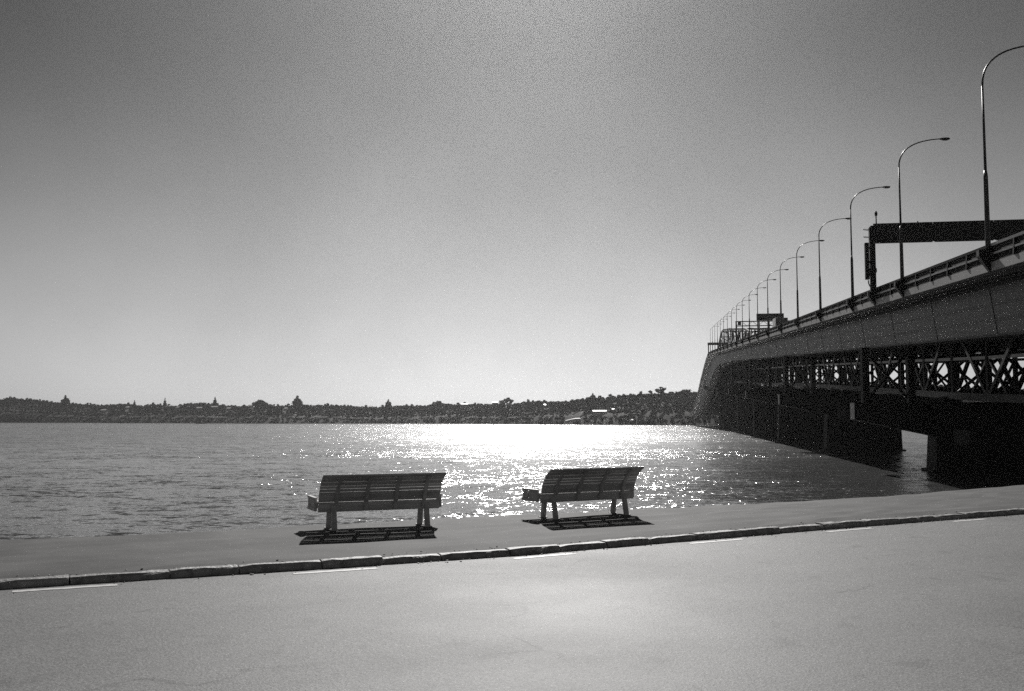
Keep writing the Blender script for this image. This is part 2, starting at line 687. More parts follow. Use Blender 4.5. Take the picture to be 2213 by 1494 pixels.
prg = random.Random(3)
rows = []
NR = 14
ki = resample(offset(KERB, KW + 0.004), 0.6)
NRM = Vector((-0.488, 0.873))
for i, p in enumerate(ki):
    pt = Vector(p)
    e = edge_at(pt, NRM)
    if e is None:
        continue
    e = e + NRM * prg.uniform(-0.02, 0.02)
    row = []
    for k in range(NR + 1):
        s = k / NR
        q = pt.lerp(e, s)
        z = prg.uniform(-0.008, 0.006) - (0.03 if k == 0 else (0.022 * prg.random() if k == 1 else 0))
        if k == NR:
            z = -0.012 + prg.uniform(-.012, .008)
        row.append((q.x, q.y, z))
    row.append((row[-1][0] + NRM.x * .02, row[-1][1] + NRM.y * .02, -0.06))
    row.append((row[-1][0] + .02 * NRM.x, row[-1][1] + .02 * NRM.y, -0.9))
    row.append((row[-1][0] + .25 * NRM.x, row[-1][1] + .25 * NRM.y, -6.4))
    rows.append(row)
prom.loft(rows, closed=False)
tag(prom.build('promenade', 'promenade', smooth=False), kind='structure')

# broken white line along the kerb
for (ax, ay), (bx, by) in (((-5.12, 10.36), (-4.21, 10.78)), ((-2.5, 11.55), (-1.6, 11.97)), ((0.02, 12.78), (0.82, 13.27)),
                           ((2.52, 14.32), (3.41, 14.86)), ((4.94, 15.80), (5.86, 16.36)), ((7.61, 17.38), (8.4, 17.83)),
                           ((-7.9, 8.98), (-6.95, 9.45)), ((10.2, 18.9), (11.0, 19.38))):
    a, b = Vector((ax, ay)), Vector((bx, by))
    t = (b - a).normalized()
    n_ = Vector((-t.y, t.x)) * 0.058
    m = MB()
    rg = random.Random(int(ax * 100))
    nsg = 14
    pts = []
    for k in range(nsg + 1):
        p = a.lerp(b, k / nsg)
        pts.append(((p.x - n_.x * rg.uniform(.75, 1.1), p.y - n_.y * rg.uniform(.75, 1.1), ROAD_Z + .004),
                    (p.x + n_.x * rg.uniform(.75, 1.1), p.y + n_.y * rg.uniform(.75, 1.1), ROAD_Z + .004)))
    for q, r in zip(pts, pts[1:]):
        m.quad(q[0], r[0], r[1], q[1])
    m.build('painted_dash', 'line', road, fix=False)


def ground_pt(px, py, z):
    dx, dy, dz = px - 1106.5, F, -(py - 747.0)
    c, s = math.cos(TILT), math.sin(TILT)
    wy, wz = dy * c - dz * s, dy * s + dz * c
    k = (z - EYE) / wz
    return Vector((dx * k, wy * k, z))


# grit and small stones washed into the gutter and along the back of the kerb
gr = MB()
grg = random.Random(21)
for k in range(900):
    d_ = grg.uniform(d0, d_end)
    p = along(d_)
    p2 = along(d_ + .2)
    t = (p2 - p).normalized()
    n_ = Vector((-t.y, t.x))
    if grg.random() < .45:
        q, z = p - n_ * abs(grg.gauss(0, .12)) - n_ * .02, ROAD_Z
    else:
        q, z = p + n_ * (KW + abs(grg.gauss(0.02, .1))), -.01
    r = grg.uniform(.004, .014)
    gr.blob((q.x, q.y, z + r * .4), r, .3, grg, 1, (1.2, 1, .6))
tag(gr.build('gutter_grit', 'kerb', fix=False), kind='stuff')

# ------------------------------------------------------------------ benches
def make_bench():
    root = empty('park_bench')
    half = 0.97
    # slat profile: (y, z, height, tilt from vertical towards the road in degrees)
    back = [(0.075, 0.345, 0.150, -4), (0.042, 0.455, 0.052, 14), (0.026, 0.506, 0.052, 18), (0.006, 0.556, 0.052, 22),
            (-0.018, 0.606, 0.052, 26), (-0.048, 0.655, 0.050, 32), (-0.098, 0.714, 0.076, 42), (-0.166, 0.774, 0.088, 52), (-0.240, 0.822, 0.075, 62)]
    for y, z, h, tl in back:
        m = MB()
        mx = Matrix.Translation((0, y, z)) @ Matrix.Rotation(R(tl), 4, 'X')
        m.box(-half, half, -0.014, 0.014, -h / 2, h / 2, mx)
        m.build('back_slat', 'bench', root, bevel=0.004)
    for k in range(7):
        y = 0.13 + k * 0.062
        z = 0.415 + 0.004 * (k - 2) ** 2 * .35
        m = MB()
        m.box(-half, half, y - 0.0295, y + 0.0295, z - 0.016, z + 0.016)
        m.build('seat_slat', 'bench', root, bevel=0.004)
    m = MB()
    mx = Matrix.Translation((0, 0.565, 0.36)) @ Matrix.Rotation(R(14), 4, 'X')
    m.box(-half, half, -0.015, 0.015, -0.07, 0.06, mx)
    m.build('front_slat', 'bench', root, bevel=0.004)
    for x in (-0.70, -0.235, 0.235, 0.70):
        m = MB()
        prof = [(0.055, 0.30), (0.055, 0.40), (0.02, 0.468), (-0.012, 0.545), (-0.066, 0.645), (-0.125, 0.715), (-0.185, 0.762), (-0.25, 0.802)]
        rings = []
        for i, (y, z) in enumerate(prof):
            a = prof[max(i - 1, 0)]; b = prof[min(i + 1, len(prof) - 1)]
            t = Vector((b[0] - a[0], b[1] - a[1])).normalized()
            n_ = Vector((-t.y, t.x)) * (0.028 - 0.012 * i / 7)
            wdt = 0.028
            rings.append([(x - wdt, y, z), (x + wdt, y, z), (x + wdt, y + n_.x - 0.02, z + n_.y - 0.005), (x - wdt, y + n_.x - 0.02, z + n_.y - 0.005)])
        m.loft(rings)
        m.build('back_support', 'bench_leg', root)
        m = MB()
        m.box(x - 0.028, x + 0.028, 0.06, 0.55, 0.33, 0.388)
        m.build('seat_bearer', 'bench_leg', root, bevel=0.004)
    # end frames: low arm over the seat end, on two short uprights
    for sx in (-1, 1):
        x = sx * (half + 0.03)
        m = MB()
        m.box(x - 0.028, x + 0.028, 0.10, 0.60, 0.465, 0.495)
        m.build('arm', 'bench', root, bevel=0.006)
        m = MB()
        m.box(x - 0.022, x + 0.022, 0.455, 0.575, 0.34, 0.465)
        m.box(x - 0.022, x + 0.022, 0.10, 0.37, 0.34, 0.465)
        m.box(x - 0.022, x + 0.022, 0.10, 0.62, 0.285, 0.34)
        m.build('end_frame', 'bench_leg', root, bevel=0.005)
    for x in (-0.74, 0.74):
        for top, foot in ((0.035, -0.045), (0.30, 0.36)):
            m = MB()
            rings = []
            for t in (0, 0.5, 1):
                y = foot + (top - foot) * t
                wv = 0.036 + 0.004 * (1 - t)
                rings.append([(x - wv, y - 0.032, 0.008 + 0.37 * t), (x + wv, y - 0.032, 0.008 + 0.37 * t), (x + wv, y + 0.032, 0.008 + 0.37 * t), (x - wv, y + 0.032, 0.008 + 0.37 * t)])
            m.loft(rings)
            lg = m.build('leg', 'bench_leg', root, bevel=0.006)
            m = MB()
            m.box(x - 0.06, x + 0.06, foot - 0.055, foot + 0.055, -0.004, 0.012)
            m.build('foot_plate', 'bench_leg', lg)
    return root


bench = make_bench()
bench2 = copy_tree(bench)
bench.location = (-2.03, 15.60, 0.0)
bench.rotation_euler = (0, 0, R(23.0))
bench2.location = (1.36, 17.45, 0.0)
bench2.rotation_euler = (0, 0, R(30.0))
tag(bench, 'slatted park bench seen from behind, the one farther from the bridge', 'bench', 'park benches facing the water')
tag(bench2, 'slatted park bench turned slightly away, in front of the sun glitter and nearer the bridge', 'bench', 'park benches facing the water')

# ------------------------------------------------------------------ bridge
BA, BG, BX, BZ = 0.15745, 0.05255, 19.0, 8.956
UX = Vector((1, -BA)).normalized()
RAIL = [(-60, BZ - 60 * BG), (440, BZ + 440 * BG), (462, 33.0), (485, 33.2), (510, 32.2), (543, 29.9), (600, 25.3), (652, 20.4), (720, 14.0), (800, 9.5), (960, 5)]


def zr(Y):
    return lerp_table(RAIL, Y)


def B(u, Y, z):
    return Vector((BX + BA * Y + UX.x * u, Y + UX.y * u, z))


bridge = empty('bridge', tuple(B(16, 108, WATER_Z)))
tag(bridge, 'long dark steel road bridge on concrete piers climbing over the harbour to the far headland', 'bridge')
BINV = Matrix.Translation(-Vector(bridge.location))


def bb(m, name, material, parent=bridge, **k):
    """build a bridge part whose coordinates are world coordinates"""
    base = bridge.location
    m.v = [(x - base.x, y - base.y, z - base.z) for x, y, z in m.v]
    return m.build(name, material, parent, **k)


def bmember(name, a, b, w_, h_, m_='steel'):
    return member(name, Vector(a) - bridge.location, Vector(b) - bridge.location, w_, h_, m_, bridge)


def stations(a, b, step):
    n = max(1, int(round((b - a) / step)))
    return [a + (b - a) * k / n for k in range(n + 1)]


Y0, Y1 = 8.0, 930.0
YS = stations(Y0, 440, 12) + stations(445, 800, 8)[0:] + [860, Y1]


def haunch(Y):
    return lerp_table([(0, 0), (330, 0), (400, 0.6), (450, 2.0), (500, 4.5), (560, 5.0), (640, 4.5), (720, 1.0)], Y)


# deck slabs (outer lanes and the middle deck), measured down from the rail top
for u0, u1, nm in ((0.30, 8.6, 'outer_deck'), (9.3, 23.2, 'middle_deck'), (23.9, 32.2, 'outer_deck')):
    m = MB()
    m.loft([[B(u0, Y, zr(Y) - 1.62), B(u1, Y, zr(Y) - 1.62), B(u1, Y, zr(Y) - 1.15), B(u0, Y, zr(Y) - 1.15)] for Y in YS])
    bb(m, nm, 'girder')
# box girders with sloped webs and a haunch over the main pier
for sgn, uo in ((1, 0.0), (-1, 32.5)):
    m = MB()
    rings = []
    for Y in YS:
        z = zr(Y)
        hb = haunch(Y)
        pf = [(0.34, -1.63), (1.9, -1.95), (2.3, -2.05), (2.75, -5.2 - hb), (6.4, -5.2 - hb), (6.9, -2.05), (8.5, -1.63)]
        rings.append([B(uo + sgn * u, Y, z + dz) for u, dz in pf])
    m.loft(rings)
    bb(m, 'box_girder', 'girder')
    m = MB()
    for dz, o in ((-5.2, -0.1), (-1.68, -0.0)):
        uu = 2.72 if dz < -3 else 0.22
        m.loft([[B(uo + sgn * (uu + o), Y, zr(Y) + dz - (haunch(Y) if dz < -3 else 0) - .06), B(uo + sgn * (uu + o + .2), Y, zr(Y) + dz - (haunch(Y) if dz < -3 else 0) - .06),
                 B(uo + sgn * (uu + o + .2), Y, zr(Y) + dz - (haunch(Y) if dz < -3 else 0) + .05), B(uo + sgn * (uu + o), Y, zr(Y) + dz - (haunch(Y) if dz < -3 else 0) + .05)] for Y in YS])
    bb(m, 'flange_edge', 'steel')

# plate joints and stiffeners on the near web, and a service pipe under the deck edge
def web_at(Y, s, out):
    z = zr(Y)
    top, bot = (2.3, z - 2.05), (2.75, z - 5.2 - haunch(Y))
    return B(top[0] + (bot[0] - top[0]) * s - out, Y, top[1] + (bot[1] - top[1]) * s)


for k, Y in enumerate(stations(22, 330, 14.4)):
    m = MB()
    wd_ = .07
    m.loft([[web_at(Y - wd_, 0, 0.0), web_at(Y + wd_, 0, 0.0), web_at(Y + wd_, 0, .03), web_at(Y - wd_, 0, .03)],
            [web_at(Y - wd_, .97, 0.0), web_at(Y + wd_, .97, 0.0), web_at(Y + wd_, .97, .03), web_at(Y - wd_, .97, .03)]])
    bb(m, 'web_stiffener', 'girder')
for s_ in (.36, .68):
    m = MB()
    m.loft([[web_at(Y, s_ - .012, .0), web_at(Y, s_ - .012, .09), web_at(Y, s_ + .012, .09), web_at(Y, s_ + .012, .0)] for Y in stations(20, 420, 10)])
    bb(m, 'web_rib', 'girder')
m = MB()
m.tube([B(1.2, Y, zr(Y) - 2.12) for Y in stations(20, 420, 10)], .13, 8)
bb(m, 'service_pipe', 'barrier')
for Y in stations(22, 200, 7.2):
    m = MB()
    m.bar(B(1.2, Y, zr(Y) - 2.26), B(1.2, Y, zr(Y) - 1.70), .07, .2)
    bb(m, 'pipe_hanger', 'steel')

LAMP_Y = [58.27 + 21.6125 * i for i in range(19)]
GANTRY_Y = (90.8, 277.0, 470.0)
STOPS = [Y0] + [15.0, 36.7] + LAMP_Y + [472, 494, 516, 540, 565, 590, 620, 652, 700, 760, 830, 930]
MID_STOPS = sorted(STOPS + [GANTRY_Y[0]])


def swept(prof, a, b, step=7.0):
    m = MB()
    m.loft([[B(u, Y, zr(Y) + dz) for u, dz in prof] for Y in stations(a, b, step)])
    return m


for a, b in zip(MID_STOPS, MID_STOPS[1:]):
    bb(swept([(0.02, -1.62), (0.30, -1.62), (0.30, -1.10), (0.02, -1.10)], a + .32, b - .32), 'fascia_panel', 'fascia')
for a, b in zip(STOPS, STOPS[1:]):
    bb(swept([(0.05, -1.09), (0.28, -1.09), (0.24, -0.12), (0.12, -0.12)], a + .02, b - .02), 'barrier_panel', 'barrier')
    bb(swept([(0.02, -0.16), (0.22, -0.16), (0.24, 0.0), (0.0, 0.0)], a + .25, b - .25), 'top_rail', 'rail' if b < 70 else 'barrier')
    bb(swept([(-0.03, -0.70), (0.10, -0.70), (0.10, -0.58), (-0.03, -0.58)], a + .3, b - .3), 'middle_rail', 'rail')
    if b < 240:
        n = 5
        for k in range(1, n):
            Y = a + (b - a) * k / n
            z = zr(Y)
            m = MB()
            m.loft([[B(-0.07, Y - .11, z - 1.08), B(0.1, Y - .11, z - 1.08), B(0.1, Y + .11, z - 1.08), B(-0.07, Y + .11, z - 1.08)],
                    [B(-0.02, Y - .09, z - .17), B(0.14, Y - .09, z - .17), B(0.14, Y + .09, z - .17), B(-0.02, Y + .09, z - .17)]])
            bb(m, 'barrier_post', 'barrier')
# lamp and gantry brackets: wedges that taper to the fascia's foot
for Y in sorted(LAMP_Y + list(GANTRY_Y)):
    z = zr(Y)
    m = MB()
    m.loft([[B(-0.02, Y - .16, z - 1.64), B(0.28, Y - .22, z - 1.64), B(0.28, Y + .22, z - 1.64), B(-0.02, Y + .16, z - 1.64)],
            [B(-0.62, Y - .26, z - .72), B(0.04, Y - .3, z - .72), B(0.04, Y + .3, z - .72), B(-0.62, Y + .26, z - .72)],
            [B(-0.62, Y - .26, z - .35), B(0.04, Y - .3, z - .35), B(0.04, Y + .3, z - .35), B(-0.62, Y + .26, z - .35)]])
    bb(m, 'bracket', 'steel')
# far parapet on the other side and the median barriers
for u in (8.4, 9.45, 23.05, 24.05, 32.3):
    m = MB()
    m.loft([[B(u - .12, Y, zr(Y) - 1.14), B(u + .12, Y, zr(Y) - 1.14), B(u + .08, Y, zr(Y) - .35), B(u - .08, Y, zr(Y) - .35)] for Y in YS])
    bb(m, 'inner_barrier', 'barrier')

# piers with cantilevered brackets carrying the outer girders
PIER_Y = [108.0, 180.0, 257.0, 331.0, 410.0, 560.0]
for i, Y in enumerate(PIER_Y):
    under = 1.7 + 0.0375 * (Y - 108)
    cap = under + 1.8
    root_z = under - 1.75
    big = 1.5 if Y > 400 else 1.0
    m = MB()
    t0, t1 = 2.3 * big, 1.9 * big
    m.loft([[B(8.6, Y - t0, WATER_Z - 2), B(21.5, Y - t0, WATER_Z - 2), B(21.5, Y + t0, WATER_Z - 2), B(8.6, Y + t0, WATER_Z - 2)],
            [B(8.9, Y - t1, root_z), B(21.3, Y - t1, root_z), B(21.3, Y + t1, root_z), B(8.9, Y + t1, root_z)],
            [B(8.9, Y - t1, cap), B(21.3, Y - t1, cap), B(21.3, Y + t1, cap), B(8.9, Y + t1, cap)]])
    pier = bb(m, 'pier', 'pier', bevel=0.12)
    m = MB()
    m.loft([[B(8.3, Y - t0 - .3, WATER_Z - 2), B(21.9, Y - t0 - .3, WATER_Z - 2), B(21.9, Y + t0 + .3, WATER_Z - 2), B(8.3, Y + t0 + .3, WATER_Z - 2)],
            [B(8.3, Y - t0 - .3, WATER_Z + .25), B(21.9, Y - t0 - .3, WATER_Z + .25), B(21.9, Y + t0 + .3, WATER_Z + .25), B(8.3, Y + t0 + .3, WATER_Z + .25)]])
    bb(m, 'pier_footing', 'pier', pier)
    for s, ue, ur in ((1, 0.8, 8.9), (-1, 31.8, 21.3)):
        m = MB()
        tb = 1.25
        m.loft([[B(ue, Y - tb, under), B(ue, Y + tb, under), B(ue, Y + tb, cap - .02), B(ue, Y - tb, cap - .02)],
                [B(ur, Y - tb, root_z), B(ur, Y + tb, root_z), B(ur, Y + tb, cap - .02), B(ur, Y - tb, cap - .02)]])
        bb(m, 'pier_bracket', 'steel', pier)
        box = zr(Y) - 5.2 - haunch(Y)
        for uc in (2.2, 6.9):
            u = uc if s > 0 else 32.5 - uc
            mm = MB()
            mm.bar(B(u, Y, cap - .03), B(u, Y, box + .02), 0.75, 0.75)
            bb(mm, 'column', 'steel', pier)
        mm = MB()
        ua, ub = (2.2, 6.9) if s > 0 else (30.3, 25.6)
        mm.bar(B(ua, Y, cap + .1), B(ub, Y, box - .2), .3)
        mm.bar(B(ub, Y + .31, cap + .1), B(ua, Y + .31, box - .2), .3)
        bb(mm, 'cross_brace', 'steel', pier)
    # pale marker board on the face towards the road
    m = MB()
    cz = -0.15 + (under - 1.7)
    m.loft([[B(10.6, Y - t1 - .22, cz - .75), B(12.1, Y - t1 - .22, cz - .75), B(12.1, Y - t1 - .22, cz + .75), B(10.6, Y - t1 - .22, cz + .75)],
            [B(10.6, Y - t1 + .1, cz - .75), B(12.1, Y - t1 + .1, cz - .75), B(12.1, Y - t1 + .1, cz + .75), B(10.6, Y - t1 + .1, cz + .75)]])
    bb(m, 'marker_board', 'plate', pier)

# the old truss bridge in the middle, lattice below deck and the arch above it
TB = [(0, 0.8), (96, 3.75), (226, 9.6), (331, 13.5), (400, 16.5), (460, 19), (520, 20), (600, 18), (700, 10), (760, 6)]
ARCH = [(345, 0), (362, 6.5), (385, 8.6), (450, 10.8), (500, 15.0), (540, 21.2), (560, 22.3), (580, 21), (620, 12), (660, 0)]
MEM = []
PY = stations(14, 700, 11.5)


def mid_(Y):
    return lerp_table(TB, Y) * .55 + (zr(Y) - 1.9) * .45


for k, (a, b) in enumerate(zip(PY, PY[1:])):
    for u in (10.6, 20.4):
        ta, tb_ = zr(a) - 1.9, zr(b) - 1.9
        la, lb = lerp_table(TB, a), lerp_table(TB, b)
        MEM.append((a, B(u, a, la), B(u, b, lb), .65, .7))
        MEM.append((a, B(u, a, ta), B(u, b, tb_), .42, .42))
        MEM.append((a, B(u, a, la), B(u, a, ta), .42, .42))
        if k % 2:
            MEM.append((a, B(u, a, la), B(u, b, tb_), .42, .42))
            MEM.append((a, B(u, a, mid_(a)), B(u, (a + b) / 2, (la + lb) / 2), .24, .24))
        else:
            MEM.append((a, B(u, a, ta), B(u, b, lb), .42, .42))
            MEM.append((a, B(u, b, mid_(b)), B(u, (a + b) / 2, (la + lb) / 2), .24, .24))
        MEM.append((a, B(u, (a + b) / 2, (mid_(a) + mid_(b)) / 2), B(u, (a + b) / 2, (ta + tb_) / 2), .24, .24))
        mid_a, mid_b = (la * .55 + ta * .45), (lb * .55 + tb_ * .45)
        MEM.append((a, B(u, a, mid_a), B(u, b, mid_b), .28, .3))
    ta, la = zr(a) - 1.9, lerp_table(TB, a)
    zm = la * .5 + ta * .5
    MEM.append((a, B(10.6, a, la), B(15.5, a, zm), .3, .3))
    MEM.append((a, B(20.4, a, la), B(15.5, a, zm), .3, .3))
    MEM.append((a, B(10.6, a, ta), B(15.5, a, zm), .3, .3))
    MEM.append((a, B(20.4, a, ta), B(15.5, a, zm), .3, .3))
    MEM.append((a, B(10.6, a, zm), B(20.4, a, zm), .34, .34))
    MEM.append((a, B(10.6, a, la), B(20.4, a, la), .5, .5))
    MEM.append((a, B(10.6, a, ta + .5), B(20.4, a, ta + .5), .5, 1.2))
    MEM.append((a, B(10.6, a, la), B(20.4, b, lerp_table(TB, b)), .3, .3))
AY = stations(345, 660, 19.0)
for k, (a, b) in enumerate(zip(AY, AY[1:])):
    h0, h1 = lerp_table(ARCH, a), lerp_table(ARCH, b)
    za, zb = zr(a) - 1.1, zr(b) - 1.1
    for u in (10.6, 20.4):
        MEM.append((a + 400, B(u, a, za + h0), B(u, b, zb + h1), .75, .8))
        if h0 > 1:
            MEM.append((a + 400, B(u, a, za), B(u, a, za + h0), .4, .4))
        MEM.append((a + 400, B(u, a, za), B(u, b, zb + h1), .38, .38) if k % 2 else (a + 400, B(u, b, zb), B(u, a, za + h0), .38, .38))
    if h0 > 6:
        MEM.append((a + 400, B(10.6, a, za + h0), B(20.4, a, za + h0), .45, .45))
        MEM.append((a + 400, B(10.6, a, za + h0), B(20.4, b, zb + h1), .25, .25))
    if h0 > 9 and k % 3 == 0:
        MEM.append((a + 400, B(10.6, a, za + h0 - .5), B(15.5, a, za + 5.2), .35, .35))
        MEM.append((a + 400, B(20.4, a, za + h0 - .5), B(15.5, a, za + 5.2), .35, .35))
        MEM.append((a + 400, B(10.6, a, za + 5.2), B(20.4, a, za + 5.2), .4, .6))
MEM.sort(key=lambda q: q[0])
rest = MB()
for i, (key, a, b, w_, h_) in enumerate(MEM):
    if (a - b).length < .2:
        continue
    if i < 285:
        bmember('truss_member', a, b, w_, h_)
    else:
        rest.bar(a, b, w_, h_)
tag(bb(rest, 'far_lattice', 'steel'), kind='stuff')
# bearings that carry the truss on each pier
for Y in PIER_Y[:5]:
    cap = 3.5 + 0.0375 * (Y - 108)
    for u in (10.6, 20.4):
        m = MB()
        m.bar(B(u, Y, cap - .02), B(u, Y, lerp_table(TB, Y) - .2), 1.3, 1.3)
        bb(m, 'bearing', 'pier')

# ------------------------------------------------------------------ street lamps
ORD = ['', 'second', 'third', 'fourth', 'fifth', 'sixth', 'seventh', 'eighth', 'ninth', 'tenth', 'eleventh', 'twelfth', 'thirteenth',
       'fourteenth', 'fifteenth', 'sixteenth', 'seventeenth', 'eighteenth', 'nineteenth']


def make_lamp():
    root = empty('street_lamp')
    m = MB()
    m.tube([(0, 0, -.35), (0, 0, 0), (0, 0, 3.9), (0, 0, 4.25)], [.17, .155, .13, .085], 12)
    m.build('lower_pole', 'pole', root, smooth=True)
    m = MB()
    m.tube([(0, 0, 4.24), (0, 0, 9.1)], [.085, .062], 10)
    m.build('upper_pole', 'pole', root, smooth=True)
    m = MB()
    pts = []
    ctrl = [Vector((0, 0, 9.09)), Vector((0, 0, 10.75)), Vector((1.4, 0, 11.3)), Vector((3.4, 0, 11.32))]
    for k in range(15):
        t = k / 14
        pts.append((1 - t) ** 3 * ctrl[0] + 3 * t * (1 - t) ** 2 * ctrl[1] + 3 * t * t * (1 - t) * ctrl[2] + t ** 3 * ctrl[3])
    m.tube(pts, [.062 - .018 * k / 14 for k in range(15)], 10)
    m.build('arm', 'pole', root, smooth=True)
    m = MB()
    rings = []
    for x, wv, zt, zb in ((3.2, .05, .05, -.05), (3.35, .10, .08, -.08), (3.65, .15, .09, -.11), (3.9, .13, .07, -.10), (4.0, .05, .02, -.05)):
        rings.append([(x, -wv, 11.31), (x, -wv * .7, 11.31 + zb), (x, wv * .7, 11.31 + zb), (x, wv, 11.31), (x, wv * .6, 11.31 + zt), (x, -wv * .6, 11.31 + zt)])
    m.loft(rings)
    hd = m.build('lamp_head', 'pole', root, smooth=False)
    m = MB()
    m.loft([[(3.42, -.08, 11.23), (3.85, -.08, 11.22), (3.85, .08, 11.22), (3.42, .08, 11.23)], [(3.45, -.06, 11.17), (3.8, -.06, 11.17), (3.8, .06, 11.17), (3.45, .06, 11.17)]])
    m.build('lens', 'pane', hd)
    return root


lamp = make_lamp()
lamp_rz = math.atan2(UX.y, UX.x)
for i, Y in enumerate(LAMP_Y):
    o = lamp if i == 0 else copy_tree(lamp)
    o.location = B(-.02, Y, zr(Y) - 0.06)
    o.rotation_euler = (0, 0, lamp_rz)
    o.scale = (1, 1, 1.06 if i == 0 else 1)
    if i == 0:
        lb = 'nearest and tallest curved street lamp on the bridge, its arm reaching past the picture edge'
    else:
        lb = '%s curved-arm street lamp along the bridge edge, counted from the near end' % ORD[i]
    tag(o, lb, 'street lamp', 'street lamps along the bridge')

# ------------------------------------------------------------------ gantries
def bl(Y, u, z):
    return B(u, Y, z)


def gantry_near():
    Y = GANTRY_Y[0]
    z0 = zr(Y)
    root = empty('sign_gantry', tuple(B(0, Y, z0 - .35)), lamp_rz)
    tag(root, 'near overhead sign gantry, a deep dark beam on a post crossing above the bridge deck', 'gantry', 'overhead gantries on the bridge')
    top, bot = 6.32, 4.42     # beam above the post foot

    def b(name, bx, mt, parent=root, bevel=0.0):
        m = MB()
        for q in bx:
            m.box(*q)
        return m.build(name, mt, parent, bevel=bevel)
    b('post', [(-.36, .14, -.25, .25, 0, 6.0)], 'steel', bevel=.03)
    b('post_collar', [(-.42, .20, -.31, .31, 1.75, 2.15)], 'steel', bevel=.03)
    b('beam', [(-.2, 33.0, .02, .42, bot + .25, top - .15)], 'sign_back', bevel=.02)
    xs = 0.02
    for k in range(6):
        pn = b('sign_panel', [(xs, xs + 5.2, -.12, .015, bot + .10, top)], 'sign_back', bevel=.015)
        b('panel_rail', [(xs + .1, xs + 5.1, -.2, -.122, bot + .02, bot + .095)], 'rail', pn)
        xs += 5.24
    b('far_post', [(32.4, 32.9, -.25, .25, 0, 6.0)], 'steel', bevel=.03)
    cab = b('control_cabinet', [(-.78, -.44, -.2, .2, 1.15, 4.55)], 'steel', bevel=.02)
    b('cabinet_bracket', [(-.44, -.355, -.08, .08, 4.0, 4.15), (-.44, -.355, -.08, .08, 1.5, 1.65), (-.44, -.355, -.08, .08, 2.7, 2.85)], 'steel', cab)
    m = MB()
    m.tube([(-.5, .12, 1.1), (-.5, .12, .85), (-.36, .12, .5)], .05, 8)
    m.build('cable_conduit', 'steel', root)
    for zz in (5.05, 5.75):
        m = MB()
        m.tube([(-.355, -.2, zz), (-.75, -.2, zz + .05), (-.85, 0, zz + .08), (-.75, .2, zz + .05), (-.355, .2, zz)], .025, 6)
        m.build('ladder_hoop', 'steel', root)
    m = MB()
    m.tube([(.35, .2, top - .16), (.35, .2, top + .75)], .055, 8)
    mast = m.build('camera_mast', 'steel', root)
    m = MB()
    m.tube([(.35, .2, top + .75), (.35, .2, top + .82), (.35, .2, top + 1.1), (.35, .2, top + 1.22)], [.05, .13, .13, .05], 10)
    m.build('camera_housing', 'sign_back', mast)
    m = MB()
    m.tube([(4.0, .2, top - .2), (4.0, .2, top + .18)], .05, 6)
    m.build('lifting_lug', 'steel', root)


def gantry_mid():
    Y = GANTRY_Y[1]
    z0 = zr(Y)
    root = empty('sign_gantry', tuple(B(0, Y, z0 - .35)), lamp_rz)
    tag(root, 'open latticed sign gantry with a dark signboard on top, above the truck on the bridge', 'gantry', 'overhead gantries on the bridge')
    t_, l_ = 5.85, 4.60
    for x, zb in ((0, 0), (6.3, -.79), (9.0, -.79), (15.5, -.79)):
        m = MB()
        m.bar((x, 0, zb), (x, 0, t_), .3, .3)
        m.build('post', 'steel', root)
    for zz in (t_, l_):
        m = MB()
        m.bar((-.15, .32, zz), (15.6, .32, zz), .26, .26)
        m.build('chord', 'steel', root)
    m = MB()
    x = 0
    k = 0
    while x < 15:
        m.bar((x, .32, t_ if k % 2 else l_), (x + 1.5, .32, l_ if k % 2 else t_), .1, .1)
        x += 1.5
        k += 1
    m.build('lattice', 'steel', root)
    m = MB()
    m.box(5.6, 13.0, -.12, .12, t_ + .14, t_ + 2.1)
    m.build('sign_panel', 'sign_back', root, bevel=.03)
    m = MB()
    m.box(.5, 1.4, .0, .18, l_ + .2, t_ - .1)
    m.build('lane_signal', 'sign_back', root, bevel=.03)


def gantry_far():
    Y = GANTRY_Y[2]
    z0 = zr(Y)
    root = empty('sign_gantry', tuple(B(0, Y, z0 - .35)), lamp_rz)
    tag(root, 'small far sign gantry standing where the bridge reaches its crest', 'gantry', 'overhead gantries on the bridge')
    for x, zb in ((0, 0), (9.0, -.79)):
        m = MB()
        m.bar((x, 0, zb), (x, 0, 5.1), .5, .5)
        m.build('post', 'steel', root)
    m = MB()
    m.box(-.4, 9.4, -.4, .4, 4.1, 5.3)
    m.build('beam', 'sign_back', root, bevel=.05)


gantry_near()
gantry_mid()
gantry_far()


# ------------------------------------------------------------------ vehicles on the bridge
def wheels(root, xs, hy, r, wd=.28):
    for x in xs:
        for s in (-1, 1):
            m = MB()
            y = s * hy
            m.tube([(x, y - wd / 2, r), (x, y - wd / 2 + .03, r), (x, y + wd / 2 - .03, r), (x, y + wd / 2, r)], [r * .9, r, r, r * .9], 14)
            wh = m.build('wheel', 'dark', root)
            m = MB()
            m.tube([(x, y + s * (wd / 2 - .01), r), (x, y + s * (wd / 2 + .015), r)], r * .55, 10)
            m.build('rim', 'rail', wh)


brz = math.atan2(1, BA)       # heading along the bridge
slope = math.atan(BG * math.cos(math.atan(BA)))


